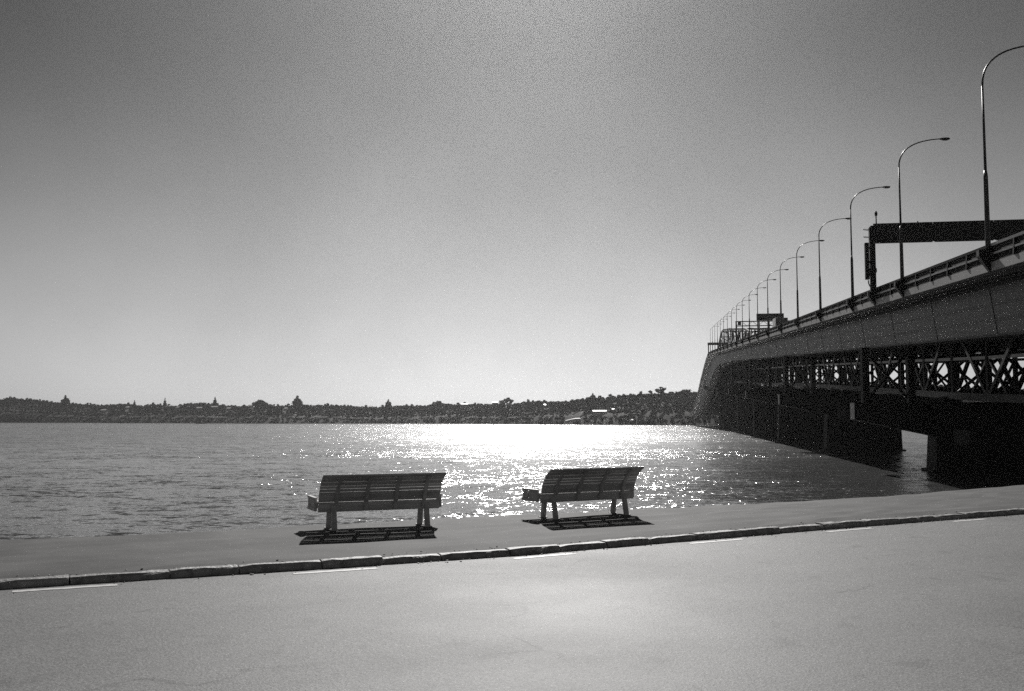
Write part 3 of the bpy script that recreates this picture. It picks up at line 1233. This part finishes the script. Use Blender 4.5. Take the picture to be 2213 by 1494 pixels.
def truck():
    Y = 203.0
    p = B(3.7, Y, zr(Y) - 1.14)
    root = empty('box_truck', tuple(p))
    root.rotation_euler = (0, -slope, brz)
    tag(root, 'box truck with pale side and shade-darkened rear driving up the bridge under the latticed gantry', 'truck')
    m = MB(); m.box(-4.0, 1.6, -1.2, 1.2, .95, 3.75); bx = m.build('cargo_box', 'white', root, bevel=.05)
    m = MB()
    m.box(-4.04, -4.003, -1.12, -.02, 1.05, 3.65)
    m.build('rear_door', 'van', bx)  # dark paint puts the backlit shade of the rear into the door colour
    m = MB()
    m.box(-4.04, -4.003, .02, 1.12, 1.05, 3.65)
    m.build('rear_door', 'van', bx)  # same painted-in backlit shade on the second door
    m = MB(); m.box(-3.9, 3.6, -.45, .45, .6, .93); m.build('chassis', 'dark', root)
    m = MB()
    m.loft([[(1.75, y, z) for y, z in ((-1.1, .6), (1.1, .6), (1.1, 2.7), (-1.1, 2.7))],
            [(3.3, y, z) for y, z in ((-1.1, .6), (1.1, .6), (1.1, 2.6), (-1.1, 2.6))],
            [(3.9, y, z) for y, z in ((-1.05, .6), (1.05, .6), (1.05, 1.5), (-1.05, 1.5))]])
    cab = m.build('cab', 'white', root, bevel=.04)
    for s in (-1, 1):
        m = MB(); m.box(2.2, 3.1, s * 1.105 - .01, s * 1.105 + .01, 1.6, 2.3); m.build('side_window', 'pane', cab)
        m = MB(); m.box(-4.06, -4.0, s * .9 - .12, s * .9 + .12, .72, .88); m.build('tail_light', 'dark', root)
    wheels(root, (-2.6, 2.75), 1.0, .48)


def van():
    Y = 187.0
    p = B(4.4, Y, zr(Y) - 1.14)
    root = empty('van', tuple(p))
    root.rotation_euler = (0, -slope, brz)
    tag(root, 'dark van roof showing above the barrier just behind the box truck', 'van')
    m = MB()
    prof = [(-2.5, .45), (-2.55, 1.1), (-2.45, 2.25), (-2.2, 2.45), (1.1, 2.45), (1.7, 2.1), (2.1, 1.45), (2.75, 1.2), (2.8, .45)]
    m.loft([[(x, -.98, z) for x, z in prof], [(x, -.86 if z > 1.6 else -1.0, z) for x, z in prof], [(x, .86 if z > 1.6 else 1.0, z) for x, z in prof], [(x, .98 if z < 1.6 else .85, z) for x, z in prof]][1:3])
    bd = m.build('body', 'van', root, bevel=.05)
    m = MB(); m.box(-2.56, -2.5, -.65, .65, 1.4, 2.1); m.build('rear_window', 'pane', bd)
    for s in (-1, 1):
        m = MB(); m.box(-2.6, -2.53, s * .8 - .09, s * .8 + .09, .9, 1.3); m.build('tail_light', 'dark', bd)
        m = MB(); m.box(-1.9, 1.2, s * .935 - .015, s * .935 + .015, 1.5, 2.05); m.build('side_window', 'pane', bd)
    wheels(root, (-1.6, 1.9), .86, .34, .22)


truck()
van()

# ------------------------------------------------------------------ far shore: terrain
SHORE = [(-900, 2300), (-200, 1950), (0, 1800), (300, 1560), (560, 1360), (800, 1300), (1000, 1240), (1150, 1140), (1300, 1010), (1560, 930), (1800, 900), (2213, 900), (2700, 960), (3600, 1100)]
TOPS = [(-900, 850), (-200, 858), (0, 861), (18, 857), (53, 861), (78, 861), (114, 866), (157, 869), (225, 873), (268, 870), (306, 875), (332, 870), (375, 875), (405, 869), (435, 869),
        (481, 872), (519, 875), (544, 869), (563, 866), (601, 874), (657, 872), (695, 872), (743, 873), (799, 876), (867, 874), (902, 872), (918, 874), (945, 868),
        (968, 870), (1021, 868), (1043, 870), (1094, 867), (1132, 866), (1165, 862), (1228, 864), (1261, 857), (1304, 855), (1349, 849), (1405, 846), (1456, 845), (1481, 841), (1501, 845),
        (1600, 829), (1800, 823), (2000, 826), (2213, 836), (2600, 844), (3600, 850)]


def shore_pt(px, back, z):
    Ys = lerp_table(SHORE, px) + back
    p = at_y(px, 907, Ys)
    return Vector((p.x, Ys, z))


TREE_H = 9.5


def ridge_back(px):
    return lerp_table([(-900, 260), (300, 200), (1000, 150), (1400, 120), (3600, 140)], px)


def ridge_z(px):
    Yr = lerp_table(SHORE, px) + ridge_back(px)
    return at_y(px, lerp_table(TOPS, px), Yr).z - TREE_H * 0.82


def terrain_z(px, s):
    """height at fraction s of the way from the water to the ridge"""
    zt = ridge_z(px)
    z0 = WATER_Z + 0.8
    k = s ** 0.62
    bump_ = 1.6 * math.sin(px * .021 + s * 5) * s * (1 - s) * 2
    return z0 + (zt - z0) * k + bump_


hm = MB()
rows = []
xs = list(range(-900, 3601, 24))
for px in xs:
    rb = ridge_back(px)
    row = [shore_pt(px, -6, WATER_Z - 1.2), shore_pt(px, 0, WATER_Z + .5)]
    for k in range(1, 9):
        s = k / 8
        row.append(shore_pt(px, rb * s, terrain_z(px, s)))
    row.append(shore_pt(px, rb + 60, ridge_z(px) - 6))
    row.append(shore_pt(px, rb + 170, ridge_z(px) - 30))
    rows.append(row)
hm.loft(rows, closed=False)
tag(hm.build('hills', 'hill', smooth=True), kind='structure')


# ------------------------------------------------------------------ trees
def broadleaf(seed, lobes=9, spread=.34, leaf=.05, flat=1.0, sparse=False, nleaf=26):
    g = random.Random(seed)
    t = MB()
    t.tube([(0, 0, -.12), (0.01, 0, .2), (g.uniform(-.03, .03), g.uniform(-.03, .03), .55)], [.035, .028, .014], 6)
    for k in range(3):
        a = g.uniform(0, 6.28)
        t.tube([(0, 0, .25 + .07 * k), (math.cos(a) * .2, math.sin(a) * .2, .5 + .06 * k)], [.016, .006], 5)
    c = MB()
    for k in range(lobes):
        a = g.uniform(0, 6.28)
        rr = spread * math.sqrt(g.random())
        z = .24 + .56 * g.random() * (1 - (rr / spread) ** 2 * .55)
        z *= flat
        r = g.uniform(.10, .19) * (.72 if sparse else 1)
        ctr = (math.cos(a) * rr, math.sin(a) * rr, z)
        c.blob(ctr, r, .22, g, 1, (1.1, 1.1, .8))
        for q in range(nleaf):
            dv = Vector((g.gauss(0, 1), g.gauss(0, 1), g.gauss(.25, 1))).normalized()
            p = Vector(ctr) + Vector((dv.x * 1.1, dv.y * 1.1, dv.z * .8)) * r * g.uniform(.9, 1.28)
            e1 = Vector((g.gauss(0, 1), g.gauss(0, 1), g.gauss(0, 1))).normalized() * leaf * g.uniform(.5, 1)
            e2 = dv.cross(e1).normalized() * leaf * g.uniform(.4, .9)
            c.quad(p - e1 - e2, p + e1 - e2, p + e1 * .6 + e2, p - e1 * .6 + e2)
    return t.mesh('trunk', 'bark'), c.mesh('crown', 'leaf', fix=False)


def conifer(seed, wide=.24, tiers=11):
    g = random.Random(seed)
    t = MB()
    t.tube([(0, 0, -.1), (0, 0, .5), (0, 0, .98)], [.026, .016, .004], 6)
    c = MB()
    for k in range(tiers):
        q = k / (tiers - 1)
        z = .2 + .74 * q
        r = wide * (.25 + .75 * (1 - q) ** .7) * (.8 if k == 0 else 1)
        n = max(1, int(round(5 * (1 - q))))
        off = g.uniform(0, 6.28)
        for j in range(n):
            a = off + 2 * math.pi * j / n
            rr = r * .55 * (0 if n == 1 else 1)
            rb = r * g.uniform(.42, .6) + .012
            ctr = (math.cos(a) * rr, math.sin(a) * rr, z + g.uniform(-.02, .02))
            c.blob(ctr, rb, .25, g, 1, (1, 1, .8))
            for _ in range(8):
                dv = Vector((g.gauss(0, 1), g.gauss(0, 1), g.gauss(.1, .7))).normalized()
                p = Vector(ctr) + dv * rb * g.uniform(.9, 1.25)
                e1 = Vector((g.gauss(0, 1), g.gauss(0, 1), g.gauss(0, .6))).normalized() * .035
                e2 = dv.cross(e1).normalized() * .025
                c.quad(p - e1 - e2, p + e1 - e2, p + e1 * .5 + e2, p - e1 * .5 + e2)
    return t.mesh('trunk', 'bark'), c.mesh('crown', 'leaf', fix=False)


ROUND = [broadleaf(100 + k, lobes=8 + k % 4, spread=.30 + .05 * (k % 3)) for k in range(8)]
WIDE = [broadleaf(200 + k, lobes=13, spread=.62, flat=.9) for k in range(4)]
OPEN = [broadleaf(300 + k, lobes=12, spread=.55, sparse=True, nleaf=16) for k in range(2)]
CONE = [conifer(400 + k, .36 + .04 * (k % 3), 8) for k in range(3)]
SPIRE = [conifer(500 + k, .20, 9) for k in range(2)]

trees = []      # (apparent size, kind, mesh pair, location, height, label, group)


def add_tree(kind, pair, p, h, label=None, rank=0.0, short=None):
    trees.append((h / p.y + rank, kind, pair, p, h, label, short))


trg = random.Random(5)
# trees singled out on the skyline, at the pixel column and top the photograph shows
SPECIAL = [
    (60, 857, 'wide', 10, 'broad rounded tree crown on the skyline close to the left edge', 'broad left-edge crown'),
    (142, 854, 'cone', 13, 'dark bushy conifer on the skyline at the far left end of the ridge', 'dark bushy conifer'),
    (291, 865, 'spire', 12, 'thin spindly tree between low houses on the left skyline', 'thin spindly tree'),
    (357, 861, 'spire', 13, 'slim pointed tree on the skyline beside a small bright house', 'slim pointed tree'),
    (465, 858, 'spire', 14, 'tall narrow spike of a tree above a row of pale roofs', 'tall spike tree'),
    (563, 861, 'wide', 12, 'wide tree with a rounded open crown just left of the tall skyline conifer', 'wide rounded tree'),
    (643, 855, 'cone', 14, 'tall cone-shaped conifer standing clear of the skyline above the left bench', 'tall cone-shaped conifer'),
    (839, 863, 'cone', 11, 'low pointed conifer on the skyline just left of the two-bench gap', 'low pointed conifer'),
    (945, 863, 'wide', 10, 'broad dark tree rising from the middle of the skyline left of the glitter', 'broad dark skyline tree'),
    (1096, 855, 'wide', 14, 'large flat-topped tree standing alone above the middle of the far shore', 'large flat-topped tree'),
    (1281, 850, 'cone', 8, 'small pale conifer on the rising slope of the right headland', 'small pale conifer'),
    (1430, 832, 'open', 13, 'big airy tree with sky showing through it on the right headland', 'big airy tree'),
    (1481, 838, 'wide', 9, 'domed dense tree on the headland right beside the bridge end', 'domed dense tree'),
]
KINDS_ = {'cone': CONE, 'spire': SPIRE, 'wide': WIDE, 'open': OPEN, 'round': ROUND}
for px, py, kd, h, lb, sh in SPECIAL:
    Yr = lerp_table(SHORE, px) + ridge_back(px) - 4
    top = at_y(px, py, Yr)
    h = max(h, min(20, top.z - ridge_z(px) + .3))
    base = Vector((top.x, Yr, top.z - h * (.97 if kd in ('cone', 'spire') else .93)))
    add_tree(kd, trg.choice(KINDS_[kd]), base, h, lb, 2.0, sh)
px = -420.0
while px < 3000:                    # the ridge line
    Yr = lerp_table(SHORE, px) + ridge_back(px) + trg.uniform(-10, 8)
    h = TREE_H * trg.uniform(.78, 1.06)
    kd = trg.choices(['round', 'wide', 'cone'], [8, 7, .15])[0]
    p = at_y(px, 907, Yr)
    add_tree(kd, trg.choice(KINDS_[kd]), Vector((p.x, Yr, ridge_z(px) - .4)), h, None, 1.0 if -20 < px < 1508 else 0.0)
    px += trg.uniform(5, 11) * (1200 / Yr)
for s in (1.06, .97, .9, .78, .64, .5, .36, .22, .09, .03):   # the slope down to the water
    px = -420.0
    while px < 3000:
        rb = ridge_back(px)
        Yr = lerp_table(SHORE, px) + rb * s + trg.uniform(-8, 8)
        h = TREE_H * trg.uniform(.55, 1.0) * (1.0 if s > .2 else .75)
        zt = terrain_z(px, s)
        top_lim = at_y(px, lerp_table(TOPS, px) + 1, Yr).z
        h = min(h, max(4, top_lim - zt))
        if s < .1:
            zt -= 2.6 if s < .05 else 1.6
        if s > .95:
            zt, h = top_lim - 7.5, trg.uniform(6.2, 7.6)
        kd = trg.choices(['round', 'wide', 'cone', 'open'], [10, 4, .4, .6])[0]
        p = at_y(px, 907, Yr)
        add_tree(kd, trg.choice(KINDS_[kd]), Vector((p.x, Yr, zt - .5)), h)
        px += trg.uniform(*((5, 9) if s > .95 else (6, 13))) * (1200 / Yr)

# houses need clearings: list them first
HOUSES = [   # px, py of roof, roof width px, label
    (226, 885, 12, 'long low house with a bright roof on the far left slope'),
    (278, 879, 9, 'small pale house tucked under the left skyline trees'),
    (357, 878, 8, 'small white house on the skyline beside the slim pointed tree'),
    (386, 879, 7, 'tiny pale house right of the slim pointed tree'),
    (432, 880, 12, 'white-roofed house below the tall spike tree, left of its two neighbours'),
    (464, 878, 16, 'widest bright roof below the tall spike tree on the left ridge'),
    (496, 881, 9, 'small pale house right of the widest bright roof'),
    (542, 875, 9, 'pale house in the gap left of the wide rounded skyline tree'),
    (619, 881, 7, 'small white house left of the tall cone-shaped conifer'),
    (801, 877, 8, 'small pale house on the skyline above the gap between the benches'),
    (1005, 872, 16, 'long white-roofed house on the middle skyline'),
    (1070, 868, 12, 'white roof on the skyline at the foot of the large flat-topped tree'),
    (1100, 871, 11, 'pale house just under the large flat-topped tree'),
    (1177, 873, 5, 'small pale house half hidden in trees right of the flat-topped tree'),
    (1296, 886, 30, 'largest pale-roofed house, long and low, half way down the right headland'),
    (1325, 882, 6, 'small pale house just right of the longest roof on the headland'),
    (1366, 905, 12, 'dull low house near the water on the right headland'),
]
def tree_filter(t):
    """leave sight of the roofs open"""
    if t[5]:
        return True
    p, h = t[3], t[4]
    bx = 1106.5 + F * p.x / p.y
    by_top = 907 - F * (p.z + h * .95 - EYE) / p.y
    wpx = h * .45 * F / p.y
    if 1216 < bx < 1260 and p.y < lerp_table(SHORE, bx) + 30:
        return False
    for hx, hy, hw, _ in HOUSES:
        Yh = HY[hx]
        if p.y < Yh + 4 and abs(bx - hx) < hw / 2 + wpx * .8 and by_top < hy + 1.5:
            return False
    return True


def s_for(px, py):
    best, bs = 1e9, 1
    for k in range(8, 100):
        s = k / 100
        Yh = lerp_table(SHORE, px) + ridge_back(px) * s
        zz = terrain_z(px, s)
        yy = 907 - F * (zz + 4.2 - EYE) / Yh
        if abs(yy - py) < best:
            best, bs = abs(yy - py), s
    return bs


HY = {}
HS = {}
for hx, hy, hw, _ in HOUSES:
    HS[hx] = s_for(hx, hy)
    HY[hx] = lerp_table(SHORE, hx) + ridge_back(hx) * HS[hx]
trees = [t for t in trees if tree_filter(t)]
trees.sort(key=lambda t: -t[0])
WHERE = [(300, 'far left end of the wooded shore'), (620, 'left part of the wooded shore'), (900, 'wooded shore behind the left bench'),
         (1180, 'wooded shore straight behind the sun glitter'), (1500, 'wooded headland left of the bridge'), (99999, 'dark wooded slope seen under the bridge')]
KW_ = {'round': 'rounded leafy tree', 'wide': 'wide-crowned leafy tree', 'cone': 'pointed conifer', 'spire': 'slim pointed tree', 'open': 'loose-crowned tree'}
wood = MB()
NIND = 290
SKYLINE = []
for i, (sz, kd, pair, p, h, lb, sh) in enumerate(trees):
    px_ = 1106.5 + F * p.x / p.y
    inframe = -20 < px_ < 1508
    if (i < NIND and inframe) or lb:
        o = empty('tree', tuple(p), trg.uniform(0, 6.28))
        o.scale = (h, h, h)
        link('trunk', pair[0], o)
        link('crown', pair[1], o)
        if lb:
            tag(o, lb, 'tree', 'landmark trees of the far shore')
        elif sz >= 1:
            SKYLINE.append((px_, kd, o))
        else:
            wh = next(w_ for lim, w_ in WHERE if px_ < lim)
            tag(o, '%s, one of many on the %s' % (KW_[kd], wh), 'tree', '%ss on the %s' % (KW_[kd], wh))
    else:
        ca, sa = math.cos(i * 1.7) * h, math.sin(i * 1.7) * h
        for me in (pair[1],):
            b0 = len(wood.v)
            wood.v += [(p.x + v.co.x * ca - v.co.y * sa, p.y + v.co.x * sa + v.co.y * ca, p.z + v.co.z * h) for v in me.vertices]
            wood.f += [tuple(b0 + q for q in f.vertices) for f in me.polygons]
NUM = ['first', 'second', 'third', 'fourth', 'fifth', 'sixth', 'seventh', 'eighth', 'ninth', 'tenth', 'eleventh', 'twelfth', 'thirteenth',
       'fourteenth', 'fifteenth', 'sixteenth', 'seventeenth', 'eighteenth', 'nineteenth', 'twentieth', 'twenty-first', 'twenty-second']
SKYLINE.sort(key=lambda q: q[0])
marks = [(q[0], q[5]) for q in SPECIAL]
for n_, (x_, kd, o) in enumerate(SKYLINE):
    best = None
    for mx_, sh in marks:
        if x_ > mx_:
            c_ = sum(1 for y_, _, _ in SKYLINE if mx_ < y_ <= x_)
            cand = (c_, 'right', sh)
        else:
            c_ = sum(1 for y_, _, _ in SKYLINE if x_ <= y_ < mx_)
            cand = (c_, 'left', sh)
        if best is None or cand[0] < best[0]:
            best = cand
    tag(o, '%s on the skyline, %s to the %s of the %s' % (KW_[kd], NUM[min(best[0], 22) - 1], best[1], best[2]), 'tree', 'trees along the skyline of the far shore')
tag(wood.build('woodland', 'leaf', fix=False), kind='stuff')


# ------------------------------------------------------------------ houses on the far shore
def house(px, py, wpx, label, k):
    s = HS[px]
    Yh = HY[px]
    zt = terrain_z(px, s)
    c = at_y(px, py, Yh)
    wd = wpx * Yh / F
    dp = max(6, min(14, 2.3 * Yh / F * 2 / math.tan(R(18))))
    root = empty('house', (c.x, Yh, c.z - 4.9), R(rnd.uniform(-9, 9)))
    tag(root, label, 'house', 'houses on the far shore')
    m = MB(); m.box(-wd / 2 + .3, wd / 2 - .3, -dp / 2 + .3, dp / 2 - .3, -3, 3.3); m.build('wall', 'wall', root)
    pt = math.tan(R(18)) * dp / 2
    m = MB()
    m.loft([[(-wd / 2, -dp / 2, 3.25), (-wd / 2, 0, 3.25 + pt), (-wd / 2, dp / 2, 3.25), (-wd / 2, dp / 2, 3.42), (-wd / 2, 0, 3.42 + pt), (-wd / 2, -dp / 2, 3.42)],
            [(wd / 2, -dp / 2, 3.25), (wd / 2, 0, 3.25 + pt), (wd / 2, dp / 2, 3.25), (wd / 2, dp / 2, 3.42), (wd / 2, 0, 3.42 + pt), (wd / 2, -dp / 2, 3.42)]])
    m.tri((-wd / 2 + .35, -dp / 2 + .3, 3.2), (-wd / 2 + .35, dp / 2 - .3, 3.2), (-wd / 2 + .35, 0, 3.2 + pt))
    m.tri((wd / 2 - .35, -dp / 2 + .3, 3.2), (wd / 2 - .35, dp / 2 - .3, 3.2), (wd / 2 - .35, 0, 3.2 + pt))
    m.build('roof', 'roof', root, fix=False)
    n = max(1, int(wd / 3))
    for j in range(n):
        x = -wd / 2 + (j + .5) * wd / n
        m = MB(); m.box(x - .6, x + .6, -dp / 2 + .22, -dp / 2 + .32, 1.0, 2.3); m.build('window', 'pane', root)


for k, hh in enumerate(HOUSES):
    house(*hh, k)

# pale curved concrete ramp near the headland's waterline
m = MB()
rings = []
for t in range(13):
    s = t / 12
    pxx = 1222 + 32 * s
    pyy = 909.5 - 5.2 * math.sin(s * 1.7)
    p = at_y(pxx, pyy, lerp_table(SHORE, pxx) - 3 + 14 * s)
    rings.append([(p.x, p.y - 2.2, p.z - 3), (p.x, p.y - 2.2, p.z - .15), (p.x, p.y + 2.2, p.z + .35), (p.x, p.y + 2.2, p.z - 3)])
m.loft(rings)
tag(m.build('boat_ramp', 'concrete'), 'pale curved concrete ramp low on the headland near the waterline', 'ramp')


# ------------------------------------------------------------------ boats and markers
def boat(px, py_water, Y, ln, label, cabin=True, white=True):
    p = at_y(px, 907, Y)
    root = empty('boat', (p.x, Y, WATER_Z), R(rnd.uniform(-12, 12)))
    tag(root, label, 'boat', 'small boats moored off the far shore')
    m = MB()
    rings = []
    for t in range(7):
        s = t / 6
        x = (-.5 + s) * ln
        wv = ln * .16 * (1 - max(0, s - .45) ** 2 / .33)
        sh = ln * .13 * (1 + .35 * s * s)
        rings.append([(x, -max(wv, .04), sh), (x, -max(wv, .04) * .75, 0), (x, 0, -.25), (x, max(wv, .04) * .75, 0), (x, max(wv, .04), sh)])
    m.loft(rings)
    m.build('hull', 'white' if white else 'van', root)
    if cabin:
        m = MB()
        m.loft([[(-ln * .2, -ln * .1, ln * .12), (ln * .2, -ln * .1, ln * .14), (ln * .2, ln * .1, ln * .14), (-ln * .2, ln * .1, ln * .12)],
                [(-ln * .18, -ln * .085, ln * .3), (ln * .1, -ln * .085, ln * .3), (ln * .1, ln * .085, ln * .3), (-ln * .18, ln * .085, ln * .3)]])
        cb = m.build('cabin', 'white' if white else 'van', root)
        m = MB(); m.box(-ln * .15, ln * .08, -ln * .1, ln * .1, ln * .2, ln * .26); m.build('cabin_window', 'pane', cb)


boat(262, 916, 1480, 11, 'dark low boat moored off the far left shore, leftmost of the moored boats', False, False)
boat(433, 917, 1300, 12, 'dark moored launch with a cabin, the middle one of the moored boats', True, False)
boat(519, 915, 1330, 7, 'small pale launch close in to the left shore, nearest the benches', True, True)
for px, lb in ((1067, 'small dark channel buoy in the bright glitter, the left of the two buoys'), (1178, 'small dark channel buoy in the bright glitter, the right of the two buoys')):
    p = at_y(px, 907, 1040)
    root = empty('buoy', (p.x, 1040, WATER_Z))
    tag(root, lb, 'buoy', 'channel buoys')
    m = MB(); m.tube([(0, 0, -.4), (0, 0, .1), (0, 0, .7), (0, 0, .9)], [.9, 1.1, 1.0, .5], 12); m.build('float', 'dark', root)
    m = MB(); m.tube([(0, 0, .85), (0, 0, 2.2)], [.35, .15], 8); m.build('mast', 'dark', root)
    m = MB(); m.tube([(0, 0, 2.15), (0, 0, 2.2), (0, 0, 2.6), (0, 0, 2.7)], [.1, .35, .3, .05], 8); m.build('topmark', 'dark', root)

# ------------------------------------------------------------------ haze
hz = MB()
hz.box(-2600, 2600, -160, 2700, -8.5, 75)
ho = hz.build('haze', None)
hmz = bpy.data.materials.new('haze_air')
hmz.use_nodes = True
ht = hmz.node_tree
ht.nodes.clear()
pv = ht.nodes.new('ShaderNodeVolumePrincipled')
pv.inputs['Color'].default_value = (0.9, 0.9, 0.9, 1)
pv.inputs['Density'].default_value = HAZE_DENSITY
pv.inputs['Anisotropy'].default_value = HAZE_ANISO
om = ht.nodes.new('ShaderNodeOutputMaterial')
ht.links.new(pv.outputs[0], om.inputs['Volume'])
ho.data.materials.append(hmz)
tag(ho, kind='stuff')
